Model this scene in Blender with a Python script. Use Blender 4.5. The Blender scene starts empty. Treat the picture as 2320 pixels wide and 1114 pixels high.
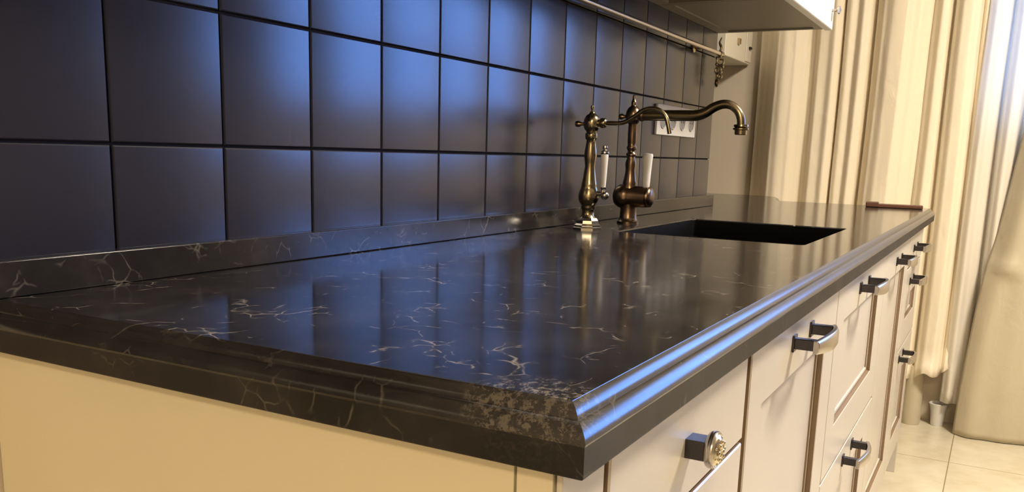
import bpy, bmesh, math, random
from mathutils import Vector, Matrix, noise
random.seed(7)
PI = math.pi
col = bpy.context.scene.collection
sc = bpy.context.scene

# ------------------------------------------------------------------ camera
cd = bpy.data.cameras.new('camera'); cam = bpy.data.objects.new('camera', cd); col.objects.link(cam)
cd.sensor_width = 36; cd.sensor_fit = 'HORIZONTAL'; cd.lens = 30.8967; cd.shift_y = 0.074125
cd.clip_start = 0.02
_r = Vector((0.48484226, -0.87413288, 0.02863032)); _u = Vector((0.15178694, 0.1163377, 0.9815428)); _f = Vector((0.86132962, 0.47154771, -0.18908739))
m3 = Matrix((_r, _u, -_f)).transposed()
cam.matrix_world = Matrix.Translation((-0.445894, -0.800940, 1.044262)) @ m3.to_4x4()
sc.camera = cam
# ------------------------------------------------------------------ view
sc.view_settings.view_transform = 'Standard'; sc.view_settings.look = 'None'
sc.view_settings.gamma = 1.0; sc.view_settings.use_curve_mapping = False
sc.view_settings.exposure = 0.0
sc.cycles.max_bounces = 10; sc.cycles.transparent_max_bounces = 12
sc.cycles.sample_clamp_indirect = 6
# ------------------------------------------------------------------ world: blue evening sky outside the window
w = bpy.data.worlds.new('world'); sc.world = w; w.use_nodes = True
nt = w.node_tree; bg = nt.nodes['Background']
tc = nt.nodes.new('ShaderNodeTexCoord'); sx = nt.nodes.new('ShaderNodeSeparateXYZ'); cr = nt.nodes.new('ShaderNodeValToRGB')
nt.links.new(tc.outputs['Generated'], sx.inputs[0]); nt.links.new(sx.outputs['Z'], cr.inputs[0]); nt.links.new(cr.outputs[0], bg.inputs[0])
cr.color_ramp.elements[0].position = 0.0; cr.color_ramp.elements[0].color = (0.13, 0.28, 0.80, 1)
cr.color_ramp.elements[1].position = 0.35; cr.color_ramp.elements[1].color = (0.17, 0.38, 1.0, 1)
bg.inputs[1].default_value = 16.0

# ------------------------------------------------------------------ lamps (warm room light)
def area(name, loc, target, size, power, color, size_y=None, shape='DISK', spread=PI):
    l = bpy.data.lights.new(name, 'AREA'); l.energy = power; l.color = color; l.size = size; l.shape = shape
    if size_y: l.size_y = size_y
    l.spread = spread
    o = bpy.data.objects.new(name, l); col.objects.link(o); o.location = loc
    o.rotation_euler = (Vector(target) - Vector(loc)).to_track_quat('-Z', 'Y').to_euler()
    return o
WARM = (1.0, 0.875, 0.70)
CEIL = 2.62
LAMPS = [(1.75, -1.60, 106), (-2.35, -1.55, 66)]
for x, y, p in LAMPS:
    area('ceiling_lamp_light', (x, y, CEIL - 0.075), (x, y, 0), 0.56, p, WARM if x > 0 else (1.0, .78, .48))
# window portal, helps the sky light find the opening
pl = area('window_portal', (3.60, -1.82, 1.62), (0, -1.82, 1.62), 2.2, 1, (1, 1, 1), 1.4, 'RECTANGLE')
pl.data.cycles.is_portal = True

# ------------------------------------------------------------------ helpers
def tag(o, label=None, cat=None, group=None, kind=None):
    if label: o['label'] = label
    if cat: o['category'] = cat
    if group: o['group'] = group
    if kind: o['kind'] = kind
    return o
def empty(name, loc=(0, 0, 0), rz=0, label=None, cat=None, group=None):
    o = bpy.data.objects.new(name, None); col.objects.link(o); o.location = loc; o.rotation_euler = (0, 0, rz)
    o.empty_display_size = 0.05
    return tag(o, label, cat, group)
def obj(name, bm, mats, parent=None, smooth=False, bevel=0, loc=None, angle=40):
    bmesh.ops.recalc_face_normals(bm, faces=bm.faces[:])
    me = bpy.data.meshes.new(name); bm.to_mesh(me); bm.free()
    if not isinstance(mats, (list, tuple)): mats = [mats]
    for m in mats: me.materials.append(m)
    o = bpy.data.objects.new(name, me); col.objects.link(o)
    if parent: o.parent = parent
    if loc: o.location = loc
    if smooth:
        for p in me.polygons: p.use_smooth = True
        if smooth != 'all':
            me.set_sharp_from_angle(angle=math.radians(angle))
    if bevel:
        b = o.modifiers.new('bevel', 'BEVEL'); b.width = bevel; b.segments = 2; b.limit_method = 'ANGLE'; b.angle_limit = math.radians(40)
        for p in me.polygons: p.use_smooth = True
        b.harden_normals = True
    return o
def BM(): return bmesh.new()
def box(bm, x0, x1, y0, y1, z0, z1, mat=0):
    v = [bm.verts.new((x, y, z)) for z in (z0, z1) for y in (y0, y1) for x in (x0, x1)]
    for f in ((0, 2, 3, 1), (4, 5, 7, 6), (0, 1, 5, 4), (2, 6, 7, 3), (0, 4, 6, 2), (1, 3, 7, 5)):
        bm.faces.new([v[i] for i in f]).material_index = mat
    return bm
def lathe(bm, prof, c=(0, 0, 0), axis='Z', n=28, cap=True, mat=0):
    """prof: list of (radius, height)"""
    c = Vector(c)
    def P(r, h, a):
        u, v = r * math.cos(a), r * math.sin(a)
        return c + (Vector((u, v, h)) if axis == 'Z' else Vector((u, h, v)) if axis == 'Y' else Vector((h, u, v)))
    rings = []
    for r, h in prof:
        if r < 1e-6: rings.append([bm.verts.new(P(0, h, 0))])
        else: rings.append([bm.verts.new(P(r, h, 2 * PI * k / n)) for k in range(n)])
    for a, b in zip(rings, rings[1:]):
        if len(a) == 1 and len(b) == 1: continue
        for k in range(n):
            k2 = (k + 1) % n
            if len(a) == 1: f = bm.faces.new((a[0], b[k], b[k2]))
            elif len(b) == 1: f = bm.faces.new((a[k], b[0], a[k2]))
            else: f = bm.faces.new((a[k], b[k], b[k2], a[k2]))
            f.material_index = mat
    if cap:
        for r in (rings[0], rings[-1]):
            if len(r) > 2: bm.faces.new(r).material_index = mat
    return bm
def catmull(pts, sub=8):
    pts = [Vector(p) for p in pts]; out = []
    P = [2 * pts[0] - pts[1]] + pts + [2 * pts[-1] - pts[-2]]
    for i in range(1, len(P) - 2):
        a, b, c_, d = P[i - 1:i + 3]
        for s in range(sub):
            t = s / sub
            out.append(0.5 * ((2 * b) + (c_ - a) * t + (2 * a - 5 * b + 4 * c_ - d) * t * t + (3 * b - a - 3 * c_ + d) * t ** 3))
    out.append(pts[-1]); return out
def tube(bm, pts, rad, n=14, mat=0, flat=1.0):
    """pts path, rad: number or list; parallel-transport frame"""
    N = len(pts); pts = [Vector(p) for p in pts]
    if not isinstance(rad, (list, tuple)): rad = [rad] * N
    t = (pts[1] - pts[0]).normalized(); up = Vector((0, 0, 1)) if abs(t.z) < .9 else Vector((1, 0, 0))
    u = t.cross(up).normalized(); rings = []
    for i, p in enumerate(pts):
        t = (pts[min(i + 1, N - 1)] - pts[max(i - 1, 0)]).normalized()
        u = (u - t * u.dot(t)).normalized(); v = t.cross(u)
        rings.append([bm.verts.new(p + (u * math.cos(a) * flat + v * math.sin(a)) * rad[i]) for a in [2 * PI * k / n for k in range(n)]])
    for a, b in zip(rings, rings[1:]):
        for k in range(n): bm.faces.new((a[k], a[(k + 1) % n], b[(k + 1) % n], b[k])).material_index = mat
    bm.faces.new(rings[0]).material_index = mat; bm.faces.new(rings[-1]).material_index = mat
    return bm
def sphere(bm, c, r, n=20, sc_=(1, 1, 1), mat=0):
    prof = [(r * math.sin(PI * i / 12), -r * math.cos(PI * i / 12)) for i in range(13)]
    prof[0] = (0, -r); prof[-1] = (0, r)
    s = BM(); lathe(s, prof, (0, 0, 0), 'Z', n)
    for v in s.verts: v.co = Vector((v.co.x * sc_[0], v.co.y * sc_[1], v.co.z * sc_[2])) + Vector(c)
    merge(bm, s, mat); return bm
def merge(bm, other, mat=0):
    mp = {}
    for v in other.verts: mp[v] = bm.verts.new(v.co)
    for f in other.faces:
        nf = bm.faces.new([mp[v] for v in f.verts]); nf.material_index = mat if mat else f.material_index
    other.free()

# ------------------------------------------------------------------ materials
def mat(name, color=(.5, .5, .5), rough=.5, metal=0, spec=.5, **kw):
    m = bpy.data.materials.new(name); m.use_nodes = True
    b = m.node_tree.nodes['Principled BSDF']
    b.inputs['Base Color'].default_value = (*color, 1); b.inputs['Roughness'].default_value = rough
    b.inputs['Metallic'].default_value = metal; b.inputs['Specular IOR Level'].default_value = spec
    for k, v in kw.items(): b.inputs[k.replace('_', ' ')].default_value = v
    return m
def N(m, t, **kw):
    n = m.node_tree.nodes.new('ShaderNode' + t)
    for k, v in kw.items():
        if k in n.inputs: n.inputs[k].default_value = v
        else: setattr(n, k, v)
    return n
def L(m, a, b): m.node_tree.links.new(a, b)
def ramp(m, pts):
    r = N(m, 'ValToRGB'); e = r.color_ramp.elements
    while len(e) < len(pts): e.new(.5)
    for el, (p, c) in zip(e, pts):
        el.position = p; el.color = (c, c, c, 1) if isinstance(c, (int, float)) else (*c, 1)
    return r
def coords(m, scale=(1, 1, 1), rot=(0, 0, 0)):
    g = N(m, 'NewGeometry'); mp = N(m, 'Mapping')
    mp.inputs['Scale'].default_value = scale; mp.inputs['Rotation'].default_value = rot
    L(m, g.outputs['Position'], mp.inputs['Vector']); return mp.outputs[0]
def vary(m, scale=6, amt=.08, c=(.5, .5, .5), bump=0, rough=None, detail=5, sc3=(1, 1, 1)):
    """slight procedural variation of colour and bump"""
    b = m.node_tree.nodes['Principled BSDF']; v = coords(m, sc3)
    n = N(m, 'TexNoise', Scale=scale, Detail=detail); L(m, v, n.inputs['Vector'])
    r = ramp(m, [(.3, tuple(x * (1 - amt) for x in c)), (.7, tuple(min(1, x * (1 + amt)) for x in c))])
    L(m, n.outputs[0], r.inputs[0]); L(m, r.outputs[0], b.inputs['Base Color'])
    if bump:
        bp = N(m, 'Bump', Strength=bump, Distance=.002); L(m, n.outputs[0], bp.inputs['Height']); L(m, bp.outputs[0], b.inputs['Normal'])
    return m

def stone(name='polished_dark_marble', rough=.12, spec=.13, gain=1.0, patch=1.0):
    m = mat(name, (.03, .027, .027), rough, spec=spec)
    b = m.node_tree.nodes['Principled BSDF']; v = coords(m)
    # distortion
    d = N(m, 'TexNoise', Scale=5, Detail=5); L(m, v, d.inputs['Vector'])
    mx = N(m, 'MixRGB', blend_type='LINEAR_LIGHT'); mx.inputs[0].default_value = .06
    L(m, v, mx.inputs[1]); L(m, d.outputs['Color'], mx.inputs[2])
    def veins(scale, lo, hi, mscale, m0, m1, seed=0, sc3=(1, 1, 1)):
        mp = N(m, 'Mapping'); mp.inputs['Location'].default_value = (seed, seed * .7, 0); mp.inputs['Scale'].default_value = sc3
        L(m, mx.outputs[0], mp.inputs[0])
        vo = N(m, 'TexVoronoi', feature='DISTANCE_TO_EDGE', Scale=scale); L(m, mp.outputs[0], vo.inputs['Vector'])
        r = ramp(m, [(lo, 1.0), (hi, 0.0)]); L(m, vo.outputs['Distance'], r.inputs[0])
        n = N(m, 'TexNoise', Scale=mscale, Detail=4, Roughness=.65); L(m, mp.outputs[0], n.inputs['Vector'])
        r2 = ramp(m, [(m0, 0.0), (m1, 1.0)]); L(m, n.outputs[0], r2.inputs[0])
        mu = N(m, 'Math', operation='MULTIPLY'); L(m, r.outputs[0], mu.inputs[0]); L(m, r2.outputs[0], mu.inputs[1])
        return mu.outputs[0]
    a = veins(22, .0, .026, 19, .56, .66, 3.1)
    c = veins(48, .0, .05, 20, .57, .67, 8.3, (1, .8, 1))
    e = veins(9, .0, .008, 12, .57, .66, 1.7)
    add = N(m, 'Math', operation='MAXIMUM'); L(m, a, add.inputs[0]); L(m, c, add.inputs[1])
    add2 = N(m, 'Math', operation='MAXIMUM'); L(m, add.outputs[0], add2.inputs[0]); L(m, e, add2.inputs[1])
    # pale crystalline patch of the stone by the near corner
    ds = N(m, 'VectorMath', operation='DISTANCE'); mp2 = N(m, 'Mapping'); L(m, mx.outputs[0], mp2.inputs[0])
    g = N(m, 'NewGeometry'); L(m, g.outputs['Position'], ds.inputs[0]); ds.inputs[1].default_value = (.012, -.565, .897)
    rp = ramp(m, [(.018, 1.0), (.052, 0.0)]); L(m, ds.outputs['Value'], rp.inputs[0])
    nf = N(m, 'TexNoise', Scale=150, Detail=7, Roughness=.8, Distortion=.25); L(m, v, nf.inputs['Vector'])
    rn = ramp(m, [(.50, 0.0), (.60, 1.0)]); L(m, nf.outputs[0], rn.inputs[0])
    pm = N(m, 'Math', operation='MULTIPLY'); L(m, rp.outputs[0], pm.inputs[0]); L(m, rn.outputs[0], pm.inputs[1]); pm2 = N(m, 'Math', operation='MULTIPLY'); L(m, pm.outputs[0], pm2.inputs[0]); pm2.inputs[1].default_value = patch
    add3 = N(m, 'Math', operation='MAXIMUM'); L(m, add2.outputs[0], add3.inputs[0]); L(m, pm2.outputs[0], add3.inputs[1])
    # base mottling
    n3 = N(m, 'TexNoise', Scale=13, Detail=8, Roughness=.6); L(m, v, n3.inputs['Vector'])
    rb = ramp(m, [(.3, (.013, .0115, .012)), (.55, (.024, .022, .022)), (.75, (.040, .036, .035))]); L(m, n3.outputs[0], rb.inputs[0])
    mix = N(m, 'MixRGB'); L(m, add3.outputs[0], mix.inputs[0]); L(m, rb.outputs[0], mix.inputs[1]); mix.inputs[2].default_value = (.27 * gain, .24 * gain, .20 * gain, 1)
    L(m, mix.outputs[0], b.inputs['Base Color'])
    return m
STONE = stone(gain=1.2)  # vein tone offsets uneven lamp light: brighter on top, dimmer on edges
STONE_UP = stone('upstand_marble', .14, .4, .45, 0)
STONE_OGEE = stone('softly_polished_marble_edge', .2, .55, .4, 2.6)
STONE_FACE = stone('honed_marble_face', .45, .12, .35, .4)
PAINT = vary(mat('cream_paint', rough=.32), 3, .02, (.56, .52, .46))
PANEL = vary(mat('cream_side_panel', rough=.5), 1.5, .03, (.66, .60, .43))
CARCASS = mat('carcass_board', (.30, .22, .14), .6)
GAP = mat('brown_carcass_edge', (.17, .12, .075), .7)
EDGEBROWN = mat('brown_front_edges', (.20, .135, .08), .5)  # brown on the side edges and recess returns of the fronts
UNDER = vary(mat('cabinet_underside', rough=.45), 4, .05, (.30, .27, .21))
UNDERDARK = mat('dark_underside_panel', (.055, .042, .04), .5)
TILE = mat('matt_glazed_tile', (.058, .05, .058), .25, spec=.6)
def tile_fix(m):
    b = m.node_tree.nodes['Principled BSDF']; v = coords(m)
    n = N(m, 'TexNoise', Scale=2.2, Detail=3); L(m, v, n.inputs['Vector'])
    r = ramp(m, [(.3, (.015, .016, .027)), (.7, (.021, .021, .033))]); L(m, n.outputs[0], r.inputs[0]); L(m, r.outputs[0], b.inputs['Base Color'])
    n2 = N(m, 'TexNoise', Scale=6, Detail=1); L(m, v, n2.inputs['Vector'])
    bp = N(m, 'Bump', Strength=.08, Distance=.004); L(m, n2.outputs[0], bp.inputs['Height']); L(m, bp.outputs[0], b.inputs['Normal'])
tile_fix(TILE)
GROUT = mat('dark_grout', (.035, .028, .03), .8)
WALL = vary(mat('beige_wall_paint', rough=.75), 2, .03, (.66, .58, .46), .05)
CEILM = mat('ceiling_paint', (.75, .71, .64), .8)
BRASS = vary(mat('antique_brass', rough=.22, metal=1), 30, .18, (.36, .30, .185))
BRONZE = vary(mat('antique_bronze', rough=.28, metal=1), 35, .25, (.24, .17, .115))
PORC = mat('white_porcelain', (.78, .77, .76), .12)
STEEL = mat('pewter_metal', (.50, .47, .43), .22, 1)
DARKMET = mat('dark_blackened_metal', (.07, .065, .07), .25, 1)
CREAMKNOB = vary(mat('aged_gold', rough=.3, metal=1), 200, .35, (.66, .58, .40))
WHITE = mat('white_plastic', (.72, .70, .68), .35)
GREY = mat('shaded_socket_recess', (.30, .29, .29), .45)  # grey stands in for shading inside the socket recesses
WHITEPAINT = mat('white_paint', (.80, .79, .77), .35)
DARK = mat('dark_hole', (.02, .02, .02), .6)
SINK = vary(mat('black_composite', rough=.6, spec=.1), 300, .4, (.005, .005, .006))
BROWN = mat('brown_leather', (.10, .038, .02), .45)
BOXM = vary(mat('cream_enamel', rough=.35), 5, .02, (.78, .73, .60))
RAILM = mat('rail_metal', (.62, .58, .52), .25, 1)
GOLDAGED = mat('aged_gilt', (.62, .50, .32), .3, 1)

def floor_mat():
    m = mat('beige_floor_tile', (.7, .6, .42), .22)
    b = m.node_tree.nodes['Principled BSDF']; g = N(m, 'NewGeometry')
    mp = N(m, 'Mapping'); mp.inputs['Location'].default_value = (-2.95 + .0, .742, 0); L(m, g.outputs['Position'], mp.inputs[0])
    br = N(m, 'TexBrick', offset=0.0, squash=1.0); L(m, mp.outputs[0], br.inputs['Vector'])
    br.inputs['Scale'].default_value = 1.0; br.inputs['Brick Width'].default_value = .6; br.inputs['Row Height'].default_value = .6
    br.inputs['Mortar Size'].default_value = .002; br.inputs['Mortar Smooth'].default_value = .2
    n = N(m, 'TexNoise', Scale=7, Detail=6, Roughness=.6); L(m, mp.outputs[0], n.inputs['Vector'])
    r = ramp(m, [(.3, (.58, .51, .36)), (.5, (.66, .60, .45)), (.7, (.72, .67, .53))]); L(m, n.outputs[0], r.inputs[0])
    L(m, r.outputs[0], br.inputs['Color1']); L(m, r.outputs[0], br.inputs['Color2']); br.inputs['Mortar'].default_value = (.32, .24, .15, 1)
    L(m, br.outputs['Color'], b.inputs['Base Color']); return m
FLOOR = floor_mat()

def fabric(name, c, trans=.25):
    m = mat(name, c, .42, spec=.4); nt = m.node_tree; b = nt.nodes['Principled BSDF']
    b.inputs['Sheen Weight'].default_value = .25; b.inputs['Sheen Roughness'].default_value = .4
    v = coords(m, (1, 1, .12)); n = N(m, 'TexNoise', Scale=60, Detail=4); L(m, v, n.inputs['Vector'])
    v2 = coords(m, (1, 1, .7), (.4, .3, 0)); n2 = N(m, 'TexNoise', Scale=16, Detail=4, Distortion=.6); L(m, v2, n2.inputs['Vector'])
    bp = N(m, 'Bump', Strength=.18, Distance=.004); L(m, n.outputs[0], bp.inputs['Height'])
    bp2 = N(m, 'Bump', Strength=.30, Distance=.012); L(m, n2.outputs[0], bp2.inputs['Height']); L(m, bp.outputs[0], bp2.inputs['Normal'])
    L(m, bp2.outputs[0], b.inputs['Normal'])
    t = N(m, 'BsdfTranslucent'); t.inputs['Color'].default_value = (*[min(1, x * 1.1) for x in c], 1); L(m, bp2.outputs[0], t.inputs['Normal'])
    mx = N(m, 'MixShader'); mx.inputs[0].default_value = trans
    L(m, b.outputs[0], mx.inputs[1]); L(m, t.outputs[0], mx.inputs[2]); L(m, mx.outputs[0], nt.nodes['Material Output'].inputs[0])
    return m
FAB = fabric('beige_satin', (.92, .82, .64), .08)
FAB2 = fabric('pale_sheer_satin', (.92, .87, .78), .32)
FAB3 = fabric('tan_satin', (.62, .55, .40), .18)

def glass_mat():
    m = bpy.data.materials.new('window_glass'); m.use_nodes = True; nt = m.node_tree; nt.nodes.remove(nt.nodes['Principled BSDF'])
    t = N(m, 'BsdfTransparent'); g = N(m, 'BsdfGlossy', Roughness=.01); f = N(m, 'Fresnel', IOR=1.45); mx = N(m, 'MixShader')
    L(m, f.outputs[0], mx.inputs[0]); L(m, t.outputs[0], mx.inputs[1]); L(m, g.outputs[0], mx.inputs[2]); L(m, mx.outputs[0], nt.nodes['Material Output'].inputs[0])
    return m
GLASS = glass_mat()
def emit_mat(name, c, s):
    m = mat(name, (.9, .85, .75), .4); b = m.node_tree.nodes['Principled BSDF']
    b.inputs['Emission Color'].default_value = (*c, 1); b.inputs['Emission Strength'].default_value = s; return m
LAMPGLASS = emit_mat('opal_lamp_glass', WARM, 3.0)

# ================================================================== SETTING
XF = 3.50; XN = -3.0; YR = -3.7; YB = 1.2; XE = 2.25
# tiled wall (tiles are real raised geometry, grout behind)
bm = BM()
box(bm, XN, XE, .006, YB, 0, CEIL, 1)
U = .15; X0 = .1558; Z0 = 1.0415
def tile(bm, x0, x1, z0, z1):
    g = .0013; x0 += g; x1 -= g; z0 += g; z1 -= g
    if x1 - x0 < .006 or z1 - z0 < .006: return
    rings = []
    for ins, y in ((0, .006), (0, .0022), (.0005, .0009), (.0016, .0002), (.003, 0)):
        rings.append([bm.verts.new(p) for p in ((x0 + ins, y, z0 + ins), (x1 - ins, y, z0 + ins), (x1 - ins, y, z1 - ins), (x0 + ins, y, z1 - ins))])
    for a, b in zip(rings, rings[1:]):
        for k in range(4): bm.faces.new((a[k], a[(k + 1) % 4], b[(k + 1) % 4], b[k])).material_index = 0
    bm.faces.new(rings[-1]).material_index = 0
for i in range(-8, 15):
    for j in range(-1, 4):
        xa, xb = X0 + i * U, X0 + (i + 1) * U; za, zb = max(.902, Z0 + j * U), Z0 + (j + 1) * U
        xb = min(xb, XE)
        if xb - xa > .01: tile(bm, xa, xb, za, zb)
# painted wall above and left of the tiles
box(bm, XN, XE, .0, .0065, Z0 + 4 * U, CEIL, 2); box(bm, XN, X0 - 8 * U, 0, .0065, .899, Z0 + 4 * U, 2); box(bm, XN, XE, 0, .0065, 0, .899, 2)
wb = obj('wall_back', bm, [TILE, GROUT, WALL], smooth=True, angle=12); tag(wb, kind='structure')
bm = BM(); box(bm, XE, XF, YB, YB + .1, 0, CEIL); tag(obj('wall_niche', bm, WALL), kind='structure')
# far wall with window opening y -2.95..-.72, z .98..2.3
WY0, WY1, WZ0, WZ1 = -2.92, -.62, 1.20, 2.30
DY0, DY1 = -1.86, -1.42   # middle light of the window
bm = BM()
box(bm, XF, XF + .2, WY1, YB + .1, 0, CEIL); box(bm, XF, XF + .2, YR, WY0, 0, CEIL)
box(bm, XF, XF + .2, WY0, WY1, WZ1, CEIL)
box(bm, XF, XF + .2, WY0, DY0, 0, WZ0); box(bm, XF, XF + .2, DY1, WY1, 0, WZ0); box(bm, XF, XF + .2, DY0, DY1, 0, WZ0)
tag(obj('wall_right', bm, WALL), kind='structure')
bm = BM(); box(bm, XN, XF, YR - .1, YR, 0, CEIL); tag(obj('wall_front', bm, mat('reflection_dimming_brown', (.10, .085, .075), .7)), kind='structure')  # unseen wall, coloured dark to weaken its reflection in the tiles
bm = BM(); box(bm, XN - .1, XN, YR, 0.006, 0, CEIL); tag(obj('wall_left', bm, WALL), kind='structure')
bm = BM(); box(bm, XN - .1, XF + .2, YR - .1, YB + .1, -.1, 0); tag(obj('floor', bm, FLOOR), kind='structure')
bm = BM(); box(bm, XN - .1, XF + .2, YR - .1, YB + .1, CEIL, CEIL + .1); tag(obj('ceiling', bm, CEILM), kind='structure')
# window frame and panes
win = empty('window_1', (XF, 0, 0)); tag(win, kind='structure')
bm = BM(); X = .06
def fr(bm, y0, y1, z0, z1, t=.05):
    box(bm, X, X + .06, y0, y1, z1 - t, z1); box(bm, X, X + .06, y0, y1, z0, z0 + t)
    box(bm, X, X + .06, y0, y0 + t, z0 + t, z1 - t); box(bm, X, X + .06, y1 - t, y1, z0 + t, z1 - t)
panes = [(WY0, DY0, WZ0, WZ1), (DY0, DY1, WZ0, WZ1), (DY1, WY1, WZ0, WZ1)]
for p in panes: fr(bm, *p)
obj('window_frame', bm, WHITE, win)
for y0, y1, z0, z1 in panes:
    bm = BM(); box(bm, X + .028, X + .033, y0 + .05, y1 - .05, z0 + .05, z1 - .05); obj('window_pane', bm, GLASS, win)

# ceiling lamps (bodies of the lights)
for i, (x, y, p) in enumerate(LAMPS):
    t = empty('ceiling_lamp', (x, y, CEIL), 0, ['round opal ceiling lamp nearer the window', 'round opal ceiling lamp nearer the side panel end'][i], 'lamp', 'ceiling lamps')
    bm = BM(); lathe(bm, [(.31, 0), (.31, -.03), (.29, -.035)], n=40); obj('lamp_base', bm, WHITE, t, True)
    bm = BM(); lathe(bm, [(.29, -.035), (.285, -.055), (.22, -.068), (0, -.072)], n=40, cap=False); obj('lamp_glass', bm, LAMPGLASS, t, True)

# ================================================================== WORKTOP
W = .607; XL = 2.857; ZT = .90; TH = .043
def ring_insets():
    out = [(.0165, .9000), (.0163, .8996)]
    def bead(i0, z0, l):
        for a in (30, 38, 45, 52, 60, 72):
            i0 -= l * math.cos(math.radians(a)); z0 -= l * math.sin(math.radians(a)); out.append((i0, z0))
        return i0, z0
    i1, z1 = bead(.0163, .8996, .00185)
    out.append((i1 - .0001, z1 - .0004)); out.append((i1 - .0012, z1 - .0005))
    i2, z2 = bead(i1 - .0012, z1 - .0005, .0024)
    return out + [(0, z2 - .002), (0, .8600), (.0008, .8580), (.0025, .857)]
# outline: (x, y, inward direction multiplier vector)
outl = [((0, -.0006), (1, 0)), ((0, -W), (1, 1)), ((XL, -W), (-1, 1)), ((XL, -.105), (-1, .0))]
# rounded transition to the window ledge
arc = [((2.865, -.092), (-.9, .45)), ((2.92, -.078), (-.25, 1)), ((3.08, -.050), (-.2, 1)), ((3.17, -.024), (-.4, .95)), ((3.225, .015), (-.8, .7)), ((3.25, .07), (-1, .2)), ((3.252, .14), (-1, 0)), ((3.252, .62), (-1, 0))]
outl += arc
closing = [((2.255, .62), (0, 0)), ((2.255, -.0006), (0, 0))]
outl += closing
bm = BM(); rings = []
for ins, z in ring_insets():
    rings.append([bm.verts.new((p[0] + d[0] * ins, p[1] + d[1] * ins, z)) for p, d in outl])
n = len(outl)
for ri, (a, b) in enumerate(zip(rings, rings[1:])):
    for k in range(n):
        try: bm.faces.new((a[k], b[k], b[(k + 1) % n], a[(k + 1) % n])).material_index = 1 if ri < len(rings) - 4 else 2
        except ValueError: pass
# top face with the sink cut-out (rounded corners)
SX0, SX1, SY0, SY1 = 1.143, 1.626, -.506, -.1535
def rrect(x0, x1, y0, y1, r, k=5):
    pts = []
    for cx, cy, a0 in ((x1 - r, y1 - r, 0), (x0 + r, y1 - r, PI / 2), (x0 + r, y0 + r, PI), (x1 - r, y0 + r, 1.5 * PI)):
        pts += [(cx + r * math.cos(a0 + PI / 2 * i / k), cy + r * math.sin(a0 + PI / 2 * i / k)) for i in range(k + 1)]
    return pts
hp = []
for ins, z in ((-.0022, ZT), (0, ZT - .0022), (0, .859), (-.001, .857)):
    hp.append([bm.verts.new((x, y, z)) for x, y in rrect(SX0 + ins, SX1 - ins, SY0 + ins, SY1 - ins, .012)])
for a, b in zip(hp, hp[1:]):
    for k in range(len(a)): bm.faces.new((a[k], a[(k + 1) % len(a)], b[(k + 1) % len(a)], b[k])).material_index = 0 if a is hp[0] else 3
def fillring(r1, r2):
    es = []
    for r in (r1, r2):
        for k in range(len(r)):
            e = bm.edges.get((r[k], r[(k + 1) % len(r)])) or bm.edges.new((r[k], r[(k + 1) % len(r)])); es.append(e)
    bmesh.ops.triangle_fill(bm, use_beauty=True, use_dissolve=False, edges=es)
fillring(rings[0], hp[0]); fillring(rings[-1], hp[-1])
wt = obj('worktop', bm, [STONE, STONE_OGEE, STONE_FACE, SINK], smooth=True, angle=30)
tag(wt, 'long dark polished marble worktop with pale veins and ogee edge', 'worktop')
bm = BM(); box(bm, 0.0, 2.268, -.0165, -.0002, ZT + .0002, .9342)
tag(obj('upstand', bm, STONE_UP, bevel=.0015), 'dark marble upstand strip along the foot of the tiled wall', 'upstand')

# sink
sk = empty('sink', ((SX0 + SX1) / 2, (SY0 + SY1) / 2, .66), 0, 'black rectangular undermount sink in the marble worktop', 'sink')
cx, cy = sk.location.x, sk.location.y
bm = BM(); hx, hy = (SX1 - SX0) / 2 + .003, (SY1 - SY0) / 2 + .003
rr_ = []
for ins, z in ((-.02, .1965), (0, .1965), (.002, .17), (.004, .02), (.012, .004), (.03, 0)):
    rr_.append([bm.verts.new((x, y, z)) for x, y in rrect(-hx + ins, hx - ins, -hy + ins, hy - ins, .022)])
for a, b in zip(rr_, rr_[1:]):
    for k in range(len(a)): bm.faces.new((a[k], a[(k + 1) % len(a)], b[(k + 1) % len(a)], b[k]))
bm.faces.new(rr_[-1])
o = obj('basin', bm, SINK, sk, True); s = o.modifiers.new('s', 'SOLIDIFY'); s.thickness = .004; s.offset = 1
bm = BM(); lathe(bm, [(0, .001), (.03, .001), (.038, .003), (.042, .001)], n=32, cap=False); obj('drain', bm, DARKMET, sk, True)

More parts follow.
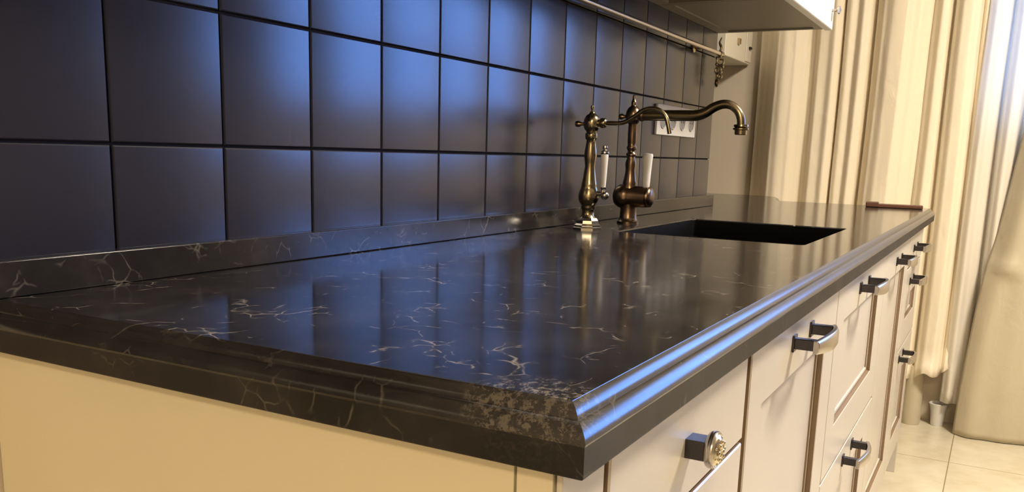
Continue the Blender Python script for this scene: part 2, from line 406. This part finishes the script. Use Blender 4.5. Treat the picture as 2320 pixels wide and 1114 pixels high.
# ================================================================== BASE CABINETS
YF = -.588      # face of the doors
DT = .019
def front(bm, x0, x1, z0, z1, rec=None, mat_=0):
    """a door/drawer front slab with 11 mm deep frame recess; rec=(rx0,rx1,rz0,rz1)"""
    yb = YF + DT; e = .0015
    if not rec:
        r = [[(x0, yb, z0), (x1, yb, z0), (x1, yb, z1), (x0, yb, z1)], [(x0, YF + e, z0), (x1, YF + e, z0), (x1, YF + e, z1), (x0, YF + e, z1)],
             [(x0 + e, YF, z0 + e), (x1 - e, YF, z0 + e), (x1 - e, YF, z1 - e), (x0 + e, YF, z1 - e)]]
    else:
        a, b, c, d = rec; q = .004
        def R(i, y): return [(a + i, y, c + i), (b - i, y, c + i), (b - i, y, d - i), (a + i, y, d - i)]
        r = [[(x0, yb, z0), (x1, yb, z0), (x1, yb, z1), (x0, yb, z1)], [(x0, YF + e, z0), (x1, YF + e, z0), (x1, YF + e, z1), (x0, YF + e, z1)],
             [(x0 + e, YF, z0 + e), (x1 - e, YF, z0 + e), (x1 - e, YF, z1 - e), (x0 + e, YF, z1 - e)],
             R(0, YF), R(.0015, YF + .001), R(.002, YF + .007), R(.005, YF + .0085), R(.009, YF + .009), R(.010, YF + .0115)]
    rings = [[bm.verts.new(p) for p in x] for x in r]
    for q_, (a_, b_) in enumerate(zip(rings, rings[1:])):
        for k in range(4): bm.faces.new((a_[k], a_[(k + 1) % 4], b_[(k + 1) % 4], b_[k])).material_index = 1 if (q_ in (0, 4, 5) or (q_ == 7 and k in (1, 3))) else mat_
    bm.faces.new(rings[-1]); bm.faces.new(rings[0][::-1])
    return bm
def pull(parent, x, z, y=YF):
    """bow pull: two square posts and a curved pewter bar"""
    h = .058; bm = BM()
    for s in (-1, 1): 
        box(bm, s * h - .0065, s * h + .0065, -.030, 0, -.007, .007)
    b2 = BM(); box(b2, -h - .010, -h + .010, -.003, 0, -.011, .011); box(b2, h - .010, h + .010, -.003, 0, -.011, .011); merge(bm, b2)
    pts = [(-h - .012 + (2 * h + .024) * i / 16, -.030 - .010 * math.sin(PI * i / 16), -.001) for i in range(17)]
    rings = []
    for i, (px, py, pz) in enumerate(pts):
        wz = .0085 + .0035 * math.sin(PI * i / 16); ty = .0038
        rings.append([bm.verts.new((px, py + dy, pz + dz)) for dy, dz in ((ty, -wz), (-ty * .4, -wz), (-ty, -wz * .6), (-ty, wz * .6), (-ty * .4, wz), (ty, wz))])
    for a, b in zip(rings, rings[1:]):
        for k in range(6): bm.faces.new((a[k], a[(k + 1) % 6], b[(k + 1) % 6], b[k])).material_index = 1
    bm.faces.new(rings[0]).material_index = 1; bm.faces.new(rings[-1]).material_index = 1
    return obj('handle', bm, [DARKMET, STEEL], parent, bevel=.001, loc=(x, y, z))
def rosette_knob(parent, x, z, y=YF):
    bm = BM()
    b = BM(); box(b, -.0105, .0105, -.020, 0, -.0085, .0085); merge(bm, b)
    lathe(bm, [(0, -.0165), (.0125, -.0165), (.0150, -.0180), (.0162, -.0200), (.0160, -.0212), (.0166, -.0225), (.0166, -.0240), (.0156, -.0256), (.0147, -.0258), (.0142, -.0250), (0, -.0246)], axis='Y', n=48, cap=False, mat=1)
    lathe(bm, [(0, -.0300), (.004, -.0299), (.008, -.0290), (.0115, -.0273), (.0138, -.0254), (.0141, -.0246), (0, -.0246)], axis='Y', n=40, cap=False, mat=2)
    for k in range(8):                                      # flower relief of eight petals
        a = 2 * PI * k / 8; sphere(bm, (.0080 * math.cos(a), -.0292, .0080 * math.sin(a)), .0022, 10, (1, .6, 1), 2)
        a += PI / 8; sphere(bm, (.0115 * math.cos(a), -.0274, .0115 * math.sin(a)), .0012, 8, (1, .7, 1), 2)
        a += 0; tube(bm, [(.003 * math.cos(a), -.0300, .003 * math.sin(a)), (.0095 * math.cos(a + .35), -.0284, .0095 * math.sin(a + .35))], .0006, 6, 2)
    sphere(bm, (0, -.0302, 0), .0026, 12, (1, .6, 1), 2)
    return obj('knob', bm, [DARKMET, STEEL, CREAMKNOB], parent, True, loc=(x, y, z))
TOPZ = .852; BOTZ = .131
def carcass(parent, x0, x1):
    bm = BM(); yb = YF + DT + .0015
    t = .016
    box(bm, x0, x0 + t, yb, -.02, BOTZ, .856); box(bm, x1 - t, x1, yb, -.02, BOTZ, .856)
    box(bm, x0 + t, x1 - t, yb, -.02, BOTZ, BOTZ + t); box(bm, x0 + t, x1 - t, -.03, -.02, BOTZ + t, .856)
    box(bm, x0 + t, x1 - t, yb, yb + .08, .84, .856)
    obj('body', bm, GAP, parent)
    for lx in (x0 + .05, x1 - .05):
        for ly in (-.50, -.09):
            bm = BM(); lathe(bm, [(.022, 0), (.022, .008), (.013, .014), (.013, .110), (.024, .118), (.024, BOTZ)], (lx, ly, 0), n=16); obj('leg', bm, DARKMET, parent, True)
g = .0024
def cabinet(x0, x1, spec, label, name='base_cabinet', gl=0, gr=0):
    t = empty(name, (0, 0, 0), 0, label, 'cabinet', 'cream base cabinets under the worktop')
    carcass(t, x0 + .0005, x1 - .0005)
    for kind, z0, z1, rec, hz in spec:
        bm = BM(); r = None
        if rec: r = (x0 + rec[0], x1 - rec[1], rec[2], rec[3])
        front(bm, x0 + g + gl, x1 - g - gr, z0 + g, z1 - g, r)
        f = obj(kind, bm, [PAINT, EDGEBROWN], t, smooth=True, angle=25)
        xc = (x0 + x1) / 2
        if hz:
            if hz[0] == 'knob': rosette_knob(f, hz[1], hz[2])
            else: pull(f, hz[1], hz[2])
    return t
B = [.087, .470, 1.040, 1.712, 2.275, 2.722]
cabinet(B[0], B[1], [('drawer', .750, TOPZ, None, ('knob', .268, .800)),
                     ('drawer', .508, .750, (.065, .065, .565, .690), ('pull', .278, .715)),
                     ('drawer', BOTZ, .508, (.065, .065, .195, .440), ('pull', .278, .478))], 'cream base cabinet with a round flower knob drawer, nearest the front corner', gr=.007)
cabinet(B[1], B[2], [('door', BOTZ, TOPZ, (.070, .092, .205, .772), ('pull', .755, .815))], 'cream one-door base cabinet beside the flower knob drawers', gl=.007)
cabinet(B[2], B[3], [('drawer', .508, TOPZ, (.085, .105, .590, .780), ('pull', 1.352, .815)),
                     ('drawer', BOTZ, .508, (.085, .105, .200, .440), ('pull', 1.350, .478))], 'cream base cabinet with two deep drawers below the sink')
cabinet(B[3], B[4], [('door', BOTZ, TOPZ, (.075, .090, .205, .772), ('pull', 1.995, .805))], 'cream one-door base cabinet right of the deep sink drawers')
cabinet(B[4], B[5], [('drawer', .750, TOPZ, None, ('pull', 2.470, .800)),
                     ('drawer', .508, .750, (.075, .080, .590, .665), ('pull', 2.455, .703)),
                     ('drawer', BOTZ, .508, (.075, .080, .215, .430), ('pull', 2.380, .479))], 'cream base cabinet of three drawers at the curtain end')
# end panels
t = empty('end_panel', (0, 0, 0), 0, 'plain cream side panel under the near end of the marble worktop', 'panel')
bm = BM(); box(bm, .016, .034, -.5525, -.002, 0.0, .8565); obj('panel_board', bm, PANEL, t, bevel=.001)
bm = BM(); box(bm, .0155, .034, -.5800, -.5545, 0.0, .8565); obj('edge_strip', bm, PANEL, t, bevel=.001)
bm = BM(); box(bm, .017, .0845, YF + .002, -.5815, BOTZ, .8565); obj('corner_filler', bm, PAINT, t, bevel=.0015)
bm = BM(); box(bm, 2.7235, 2.741, YF + .004, -.02, 0, .8565)
tag(obj('end_panel', bm, PAINT, bevel=.001), 'narrow cream end panel at the curtain end of the cabinets', 'panel')
bm = BM(); box(bm, .09, 2.72, -.46, -.445, .0, .128); tag(obj('plinth', bm, PANEL), 'cream plinth board set back under the base cabinets', 'plinth')
bm = BM(); box(bm, 2.275, 3.20, .03, .60, 0, .8565); tag(obj('ledge_support', bm, WALL, bevel=.002), kind='structure')
bpy.data.objects['ledge_support'].name = 'trim_1'

# ================================================================== TAPS
def arr(pts): return pts
# small filter tap
FX, FY = 1.158, -.087
t = empty('filter_tap', (FX, FY, ZT), 0, 'slim antique brass filter tap with thin curved spout and porcelain lever', 'tap')
bm = BM()
lathe(bm, [(.030, 0), (.030, .003), (.027, .005), (.0275, .008), (.0235, .011), (.0225, .017), (.019, .022)], n=8)
obj('base', bm, STEEL, t, True, angle=20)
bm = BM()
lathe(bm, [(.019, .020), (.0125, .026), (.0118, .036), (.0135, .040), (.0145, .042), (.0135, .045), (.0150, .048), (.0190, .054), (.0206, .062), (.0198, .070), (.0170, .078), (.0150, .084),
           (.0155, .086), (.0150, .088), (.0135, .096), (.0115, .110), (.0098, .122), (.0110, .132), (.0125, .142), (.0118, .152), (.0098, .164), (.0090, .172),
           (.0115, .175), (.0120, .180), (.0118, .185), (.0100, .187), (.0105, .190)], n=32)
obj('column', bm, BRASS, t, True, angle=50)
bm = BM(); lathe(bm, [(.0105, .189), (.0140, .193), (.0160, .199), (.0162, .206), (.0150, .213), (.0115, .219), (.0070, .222), (.0050, .224), (.0046, .226), (.0022, .2275), (.0028, .231), (.0040, .234), (.0030, .238), (0, .239)], n=28)
lathe(bm, [(.0035, .014), (.0030, .022), (.0055, .026), (.0062, .030), (.0050, .034), (0, .0358)], (0, 0, .203), 'Y', 20)
lathe(bm, [(.0075, -.014), (.0068, -.017), (.0090, -.019), (.0098, -.022), (.0090, -.028), (.0075, -.030), (.0050, -.031)], (0, 0, .205), 'Y', 24)
obj('valve_head', bm, BRASS, t, True, angle=50)
def P1(y, z): return (0, y - FY, z - ZT)
path = catmull([P1(-.116, 1.105), P1(-.130, 1.105), P1(-.145, 1.105), P1(-.159, 1.109), P1(-.176, 1.119), P1(-.192, 1.1295), P1(-.208, 1.1325), P1(-.224, 1.129), P1(-.236, 1.118), P1(-.242, 1.102), P1(-.2455, 1.087)], 6)
bm = BM(); tube(bm, path, [.0042] * len(path), 14); obj('spout', bm, BRASS, t, True, angle=60)
lv = BM(); lathe(lv, [(.006, -.012), (.0050, -.018), (.0045, -.026)], (0, -.004, .070), 'Y', 16)
sphere(lv, (0, -.034, .067), .0085, 18); lathe(lv, [(.0045, .072), (.0038, .078), (.006, .080), (.0060, .083)], (0, -.030, 0), n=16)
o = obj('lever_joint', lv, STEEL, t, True, angle=50)
bm = BM(); lathe(bm, [(.0044, .081), (.0048, .084), (.0058, .105), (.0068, .130), (.0075, .143), (.0070, .1465)], (0, -.030, 0), n=24); h = obj('lever_handle', bm, PORC, t, True, angle=50); tag(h, 'white porcelain lever')
bm = BM(); lathe(bm, [(.0072, .146), (.0085, .148), (.0080, .151), (.0045, .153), (.0035, .156), (.0052, .1585), (.0045, .162), (0, .1635)], (0, -.030, 0), n=20); obj('lever_tip', bm, STEEL, h, True)

# main mixer tap
GX, GY = 1.369, -.089
t = empty('mixer_tap', (GX, GY, ZT), 0, 'tall antique bronze kitchen mixer tap with arched spout behind the sink', 'tap')
bm = BM(); lathe(bm, [(.024, 0), (.024, .004), (.021, .006), (.0195, .010), (.0185, .012), (.0178, .030), (.0180, .046), (.022, .052)], n=32); obj('base', bm, BRONZE, t, True, angle=50)
bm = BM()   # horizontal cartridge barrel, end cap toward the wall and lever end toward the room
lathe(bm, [(0, .0345), (.012, .034), (.020, .030), (.0250, .022), (.0270, .012), (.0265, .004), (.0245, .001), (.0248, -.002), (.0235, -.006), (.0225, -.030), (.0222, -.042)], (0, 0, .058), 'Y', 36, cap=False)
obj('barrel', bm, BRONZE, t, True, angle=50)
bm = BM(); lathe(bm, [(.0222, -.0425), (.0190, -.0427), (.0190, -.0445), (.0222, -.0447), (.0215, -.049), (.0150, -.053), (0, -.0545)], (0, 0, .058), 'Y', 36, cap=False); cap_ = obj('lever_cap', bm, BRONZE, t, True, angle=50)
bm = BM(); lathe(bm, [(.0060, .076), (.0075, .079), (.0080, .086), (.0092, .110), (.0110, .138), (.0118, .146), (.0105, .150), (0, .1515)], (0, -.0375, 0), n=28); h = obj('lever_handle', bm, PORC, t, True, angle=60); tag(h, 'white porcelain lever')
bm = BM()
lathe(bm, [(.0175, .070), (.0165, .078), (.0150, .084), (.0155, .087), (.0140, .092), (.0120, .104), (.0105, .116), (.0118, .124), (.0112, .132), (.0090, .138), (.0085, .143), (.0115, .146), (.0110, .150), (.0085, .152), (.0080, .156),
           (.0108, .159), (.0105, .164), (.0085, .167), (.0095, .172), (.0098, .190), (.0092, .212), (.0105, .214)], n=30)
obj('column', bm, BRONZE, t, True, angle=50)
bm = BM(); lathe(bm, [(.0105, .212), (.0140, .217), (.0163, .224), (.0165, .232), (.0145, .240), (.0105, .246), (.0060, .249), (.0052, .251), (.0060, .254), (.0052, .259), (.0036, .261), (.0033, .268), (.0036, .271), (0, .273)], n=28)
lathe(bm, [(.0040, .014), (.0032, .021), (.0058, .024), (.0064, .028), (.0050, .032), (0, .0338)], (0, 0, .227), 'Y', 20)
lathe(bm, [(.0125, -.010), (.0110, -.016), (.0130, -.018), (.0130, -.022), (.0115, -.024)], (0, 0, .230), 'Y', 28)
obj('valve_head', bm, BRONZE, t, True, angle=50)
def P2(y, z): return (0, y - GY, z - ZT)
path = catmull([P2(-.108, 1.130), P2(-.150, 1.130), P2(-.195, 1.130), P2(-.228, 1.1305), P2(-.247, 1.1365), P2(-.264, 1.1470), P2(-.283, 1.1530), P2(-.300, 1.1500), P2(-.314, 1.1385), P2(-.3205, 1.124), P2(-.322, 1.110)], 6)
K = len(path); bm = BM(); tube(bm, path, [.0112 - .0028 * min(1, max(0, (i - K * .3) / (K * .4))) for i in range(K)], 20); obj('spout', bm, BRASS, t, True, angle=60)
bm = BM(); c = P2(-.322, 0); lathe(bm, [(.0090, .214), (.0145, .2125), (.0150, .209), (.0120, .2075), (.0160, .2055), (.0160, .2030), (.0122, .2015), (.0118, .1935), (.0105, .1925), (0, .1935)], (0, c[1], 0), n=28); obj('aerator', bm, BRASS, t, True, angle=40)

# ================================================================== WALL SOCKETS
t = empty('socket_panel', (1.744, 0, 1.100), 0, 'white quadruple power socket panel on the tiles behind the mixer tap', 'socket')
PW, PH = .318, .078
bm = BM(); box(bm, 0, PW, -.008, -.0003, 0, PH); obj('frame', bm, WHITE, t, bevel=.002)
for k in range(4):
    cx_ = .042 + .078 * k
    bm = BM()
    lathe(bm, [(.0205, -.0102), (.0215, -.0106), (.0225, -.0100), (.0235, -.0080)], (cx_, 0, PH / 2), 'Y', 32, cap=False)
    s = obj('socket_ring', bm, WHITE, t, True)
    bm = BM(); lathe(bm, [(.0205, -.0102), (.0195, -.0083), (0, -.0083)], (cx_, 0, PH / 2), 'Y', 32, cap=False); obj('socket_face', bm, GREY, s, True)
    bm = BM()
    for sx_ in (-.0095, .0095): lathe(bm, [(0, -.0087), (.0025, -.0087), (.0025, -.0080)], (cx_ + sx_, 0, PH / 2), 'Y', 12, cap=False)
    obj('pin_hole', bm, DARK, s)

# ================================================================== WALL CABINETS ABOVE
UZ = 1.412; UD = -.325
def wall_cabinet(x0, x1, label, dark):
    t = empty('wall_cabinet', (x0, 0, UZ), 0, label, 'cabinet', 'wall cabinets over the worktop')
    wd = x1 - x0; H = .72; d = UD
    bm = BM()
    box(bm, .001, .018, d + .02, -.001, 0, H); box(bm, wd - .018, wd - .001, d + .02, -.001, 0, H)
    box(bm, .018, wd - .018, -.012, -.001, 0, H); box(bm, .018, wd - .018, d + .02, -.012, H - .018, H)
    box(bm, .018, wd - .018, -.034, -.012, -.0, .016); box(bm, .018, wd - .018, d + .02, d + .045, 0, .016)
    obj('body', bm, UNDER, t)
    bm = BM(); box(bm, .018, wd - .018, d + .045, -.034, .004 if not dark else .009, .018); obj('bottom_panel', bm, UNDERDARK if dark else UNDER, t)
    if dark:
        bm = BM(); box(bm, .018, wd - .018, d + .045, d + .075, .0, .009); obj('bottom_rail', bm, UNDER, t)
    # doors with a frame
    n = 2 if wd > .6 else 1
    for k in range(n):
        a = wd * k / n + .0015; b = wd * (k + 1) / n - .0015; bm = BM(); yb, yf = d + .018, d - .001
        rgs = []
        for ins, y in ((0, yb), (0, yf + .002), (.002, yf), (.060, yf), (.062, yf + .006), (.070, yf + .009)):
            rgs.append([bm.verts.new(p) for p in ((a + ins, y, -.004 + ins), (b - ins, y, -.004 + ins), (b - ins, y, H - ins), (a + ins, y, H - ins))])
        for p, q in zip(rgs, rgs[1:]):
            for i in range(4): bm.faces.new((p[i], p[(i + 1) % 4], q[(i + 1) % 4], q[i]))
        bm.faces.new(rgs[-1]); bm.faces.new(rgs[0][::-1])
        dr = obj('door', bm, WHITEPAINT, t, smooth=True, angle=25)
        bm = BM(); lathe(bm, [(.004, 0), (.004, -.012), (.010, -.016), (.011, -.021), (0, -.025)], ((b - .03) if k == 0 else (a + .03), yf, .045), 'Y', 20); obj('knob', bm, STEEL, dr, True)
    return t
wall_cabinet(1.722, 2.252, 'cream wall cabinet at the far end, its white door lit brightly', False)
wall_cabinet(.870, 1.720, 'wall cabinet with dark recessed underside, beside the brightly lit far one', True)
wall_cabinet(.020, .868, 'wall cabinet nearest the camera, its underside just above the tiles', True)

# ================================================================== UTENSIL RAIL
t = empty('utensil_rail', (1.0, 0, 1.345), 0, 'slim metal utensil rail on the tiles under the wall cabinets', 'rail')
RY = -.030; ZR = 1.3475
bm = BM(); tube(bm, [(-.9, RY, 0), (1.196, RY, 0)], .0062, 16); obj('bar', bm, RAILM, t, True, angle=50)
for xx in (-.85, .12, 1.02):
    bm = BM(); lathe(bm, [(.013, -.0005), (.013, -.004), (.005, -.006), (.005, RY)], (xx, 0, 0), 'Y', 18); obj('bracket', bm, GOLDAGED, t, True)
bm = BM(); lathe(bm, [(.005, 1.188), (.0075, 1.190), (.0085, 1.194), (.0060, 1.199), (.0075, 1.203), (.0050, 1.208), (0, 1.211)], (0, RY, 0), 'X', 18); obj('end_finial', bm, GOLDAGED, t, True)

# ornate hook hanging at the rail end: S-scrolls, leaf spike and beads
t = empty('ornate_hook', (2.182, RY, 1.345), 0, 'ornate gilded scroll hook hanging at the far end of the rail', 'hook')
bm = BM()
lathe(bm, [(.0060, -.006), (.0085, -.004), (.0085, .004), (.0060, .006)], (0, 0, 0), 'X', 20)
tube(bm, catmull([(0, 0, .006), (0, -.002, .018), (0, .003, .030), (0, 0, .040), (0, -.002, .046)], 6), [.0042 - .0030 * abs(i / 24 - .3) for i in range(25)], 10)
obj('hook_collar', bm, CREAMKNOB, t, True)
bm = BM()
def scroll(bm, cy, cz, r, sgn, turns=1.35, a0=PI / 2):
    pts = []
    for i in range(28):
        a = a0 + sgn * 2 * PI * turns * i / 27; q = r * (1 - .75 * i / 27); pts.append((0, cy + q * math.cos(a), cz + q * math.sin(a)))
    tube(bm, pts, [.0034 - .0012 * i / 27 for i in range(28)], 8)
scroll(bm, -.004, -.022, .014, -1); scroll(bm, .005, -.046, .012, 1); scroll(bm, -.004, -.064, .009, -1)
for zz, yy in ((-.012, .008), (-.030, .008), (-.036, -.010), (-.052, -.006), (-.075, .004)): sphere(bm, (0, yy, zz), .0048, 10)
obj('scroll', bm, CREAMKNOB, t, True)
bm = BM(); lathe(bm, [(.002, -.070), (.006, -.076), (.0068, -.084), (.004, -.091), (0, -.095)], (0, .004, 0), n=14); obj('drop_bead', bm, BRONZE, t, True)

# ================================================================== WALL BOX BY THE CURTAIN
t = empty('wall_box', (3.10, .22, 1.444), 0, 'cream enamel box on the wall corner below the wall cabinet', 'box')
bm = BM(); box(bm, .0, .39, 0, .28, 0, .34); obj('casing', bm, BOXM, t, bevel=.004)
bm = BM(); box(bm, .30, .384, -.004, -.0005, .008, .33); obj('cover_plate', bm, BOXM, t, bevel=.0015)
bm = BM(); box(bm, .335, .365, -.012, -.0045, .060, .070); obj('latch', bm, DARKMET, t, bevel=.001)
bm = BM(); box(bm, .165, .19, -.010, -.0005, .062, .085); obj('clip', bm, GOLDAGED, t, bevel=.001)

# ================================================================== BROWN CASE ON THE WORKTOP END
t = empty('brown_case', (2.755, -.490, ZT), math.radians(-84), 'flat dark brown case lying at the far end of the worktop', 'case')
bm = BM(); box(bm, -.083, .085, -.030, .030, .0005, .011); obj('case_body', bm, BROWN, t, bevel=.002)
bm = BM(); box(bm, -.090, -.050, -.032, .032, .0004, .0165); obj('case_cap', bm, BROWN, t, bevel=.003)

# ================================================================== CURTAINS
def interp(tab, y):
    if y >= tab[0][0]: return tab[0][1]
    for (a, da), (b, db) in zip(tab, tab[1:]):
        if a >= y >= b:
            s = (a - y) / (a - b) if a != b else 0; s = s * s * (3 - 2 * s)
            return da + (db - da) * s
    return tab[-1][1]
def curtain(name, tab, y0, y1, z0, z1, mat_, xb, label, lean=0, seed=0, hem=None, amp=.006, step=.004, flare=False):
    ny = int(abs(y1 - y0) / step); nz = 60; bm = BM(); g_ = []
    for j in range(nz + 1):
        z = z0 + (z1 - z0) * j / nz; row = []
        for i in range(ny + 1):
            s = i / ny; y = y0 + (y1 - y0) * s
            sh = .012 * noise.noise(Vector((y * 3, z * .9, seed)))            # folds wander a little
            d = interp(tab, y + sh)
            fl = 1 + .10 * noise.noise(Vector((y * 6, z * 1.3, seed + 5)))
            d = d * 1.35 * fl + amp * noise.noise(Vector((y * 14, z * 3.0, seed + 9)))
            if flare:
                q = max(0, 1 - (z - z0) / .16); d += .035 * q ** 2 + .020 * q * noise.noise(Vector((y * 22, z * 16, 3))); d += .014 * max(0, 1 - abs(z - z0 - .07) / .03) * math.sin(y * 24)
            zz = z
            if hem: zz = z + hem(y) * max(0, 1 - (z - z0) / .4)
            row.append(bm.verts.new((xb - d, y, zz)))
        g_.append(row)
    for j in range(nz):
        for i in range(ny): bm.faces.new((g_[j][i], g_[j][i + 1], g_[j + 1][i + 1], g_[j + 1][i]))
    o = obj(name, bm, mat_, None, 'all'); tag(o, label, 'curtain', 'beige satin curtains on the far wall')
    s = o.modifiers.new('t', 'SOLIDIFY'); s.thickness = .0015
    return o
XB = 3.465
T1 = [(.20, -.01), (.168, -.004), (.15, .0), (.125, .012), (.075, .068), (.048, .074), (.010, .068), (-.026, .046), (-.045, .028), (-.065, .040), (-.085, .062), (-.115, .060), (-.140, .068), (-.158, .058), (-.166, -.010), (-.174, .050),
      (-.190, .058), (-.215, .052), (-.240, .070), (-.262, .060), (-.277, .008), (-.290, .046), (-.315, .070), (-.35, .085), (-.395, .084), (-.42, .072), (-.44, .052), (-.47, .042), (-.50, .046), (-.522, .066), (-.545, .062), (-.562, .010)]
T2 = [(-.545, .016), (-.560, .010), (-.572, .055), (-.600, .072), (-.63, .074), (-.652, .058), (-.662, .022), (-.676, .050), (-.700, .066), (-.722, .050), (-.742, .044), (-.755, .010), (-.768, .050), (-.79, .068), (-.815, .058), (-.832, .022), (-.850, .056), (-.88, .068), (-.905, .046), (-.93, .020), (-.955, .060), (-.99, .066), (-1.02, .02), (-1.05, .055), (-1.08, .03)]
TA = [t for t in T1 if t[0] >= -.48] + [(-.500, .030)]
TB = [(-.470, .010), (-.50, .046), (-.522, .066), (-.545, .062), (-.560, .012), (-.572, .052), (-.600, .072), (-.63, .074), (-.652, .058), (-.664, .022), (-.676, .040), (-.700, .030)]
TC = [t for t in T2 if t[0] <= -.676]; TC = [(-.668, .006)] + TC
curtain('curtain', TA, .172, -.500, .015, 2.50, FAB, XB, 'beige satin curtain in deep folds behind the far worktop end', seed=1)
curtain('curtain', TB, -.478, -.695, .19, 2.50, FAB, XB - .004, 'narrow beige curtain with a pinched flared hem above the floor beside the cabinets', seed=2, flare=True, hem=lambda y: .05 * (-.5 - y) / .2 + .012 * math.sin(y * 70))
curtain('curtain', TC, -.672, -1.085, .11, 2.50, FAB2, XB - .006, 'pale backlit satin curtain glowing beside the window', seed=4, amp=.009)
# tan panel swept in front at lower right
bm = BM(); rows = []
nz, ny = 110, 56
def edge_y(z):
    t_ = [(0.0, -.735), (.18, -.739), (.33, -.749), (.50, -.760), (.675, -.777), (.78, -.797), (.90, -.812), (1.05, -.828), (1.25, -.852), (1.5, -.875), (2.0, -.90), (2.5, -.92)]
    for (a, ya), (b, yb_) in zip(t_, t_[1:]):
        if a <= z <= b: return ya + (yb_ - ya) * (z - a) / (b - a)
    return t_[-1][1]
for j in range(nz + 1):
    z = .004 + 2.46 * j / nz; row = []
    for i in range(ny + 1):
        s = i / ny; ye = edge_y(z); y = ye + (-1.22 - ye) * s
        d = (.032 if z < .68 else .032 - .014 * min(1, (z - .68) / .05)) * math.sin(min(1, s * 7) * PI / 2) + .018 * math.sin(s * 5 + .6) + .010 * noise.noise(Vector((y * 6, z * 3, 2)))
        d += .004 * math.sin(s * 22 + z * 1.5) * min(1, s * 4)
        if z > .62: d += .020 * min(1, (z - .62) / .06) * math.sin(42 * (y + (z - .68) * .10)) + .012 * max(0, 1 - abs(z - .68 - .25 * (y + .8)) / .03)
        row.append(bm.verts.new((3.352 - d, y, z)))
    rows.append(row)
for j in range(nz):
    for i in range(ny): bm.faces.new((rows[j][i], rows[j][i + 1], rows[j + 1][i + 1], rows[j + 1][i]))
o = obj('curtain', bm, FAB3, None, 'all'); tag(o, 'tan curtain at the right, its smooth lower part swept forward to the floor', 'curtain', 'beige satin curtains on the far wall')
s = o.modifiers.new('t', 'SOLIDIFY'); s.thickness = .002
bm = BM(); lathe(bm, [(.034, 0), (.036, .01), (.035, .09), (.032, .20), (.026, .24)], (3.40, -.575, .0), n=24)
for v in bm.verts: v.co.x += .003 * math.sin(30 * v.co.z)
o = obj('fabric_roll', bm, FAB3, smooth=True, angle=60); tag(o, 'tan fabric roll standing on the floor under the pinched hem', 'fabric roll')
bm = BM(); lathe(bm, [(.022, 0), (.024, .004), (.028, .06), (.034, .085), (.037, .092), (.034, .094), (.030, .085), (0, .08)], (3.43, -.672, 0), n=28)
tag(obj('cup', bm, WHITE, smooth=True, angle=40), 'small white cup on the floor at the foot of the curtains', 'cup')
# curtain rod
t = empty('curtain_rod', (3.44, -.45, 2.53), 0, 'brass curtain rod above the beige curtains', 'rod')
bm = BM(); tube(bm, [(0, .72, 0), (0, -2.7, 0)], .012, 16); obj('pole', bm, GOLDAGED, t, True)
for yy in (.5, -.9, -2.5):
    bm = BM(); box(bm, 0, .059, yy - .008, yy + .008, -.008, .008); obj('bracket', bm, GOLDAGED, t)
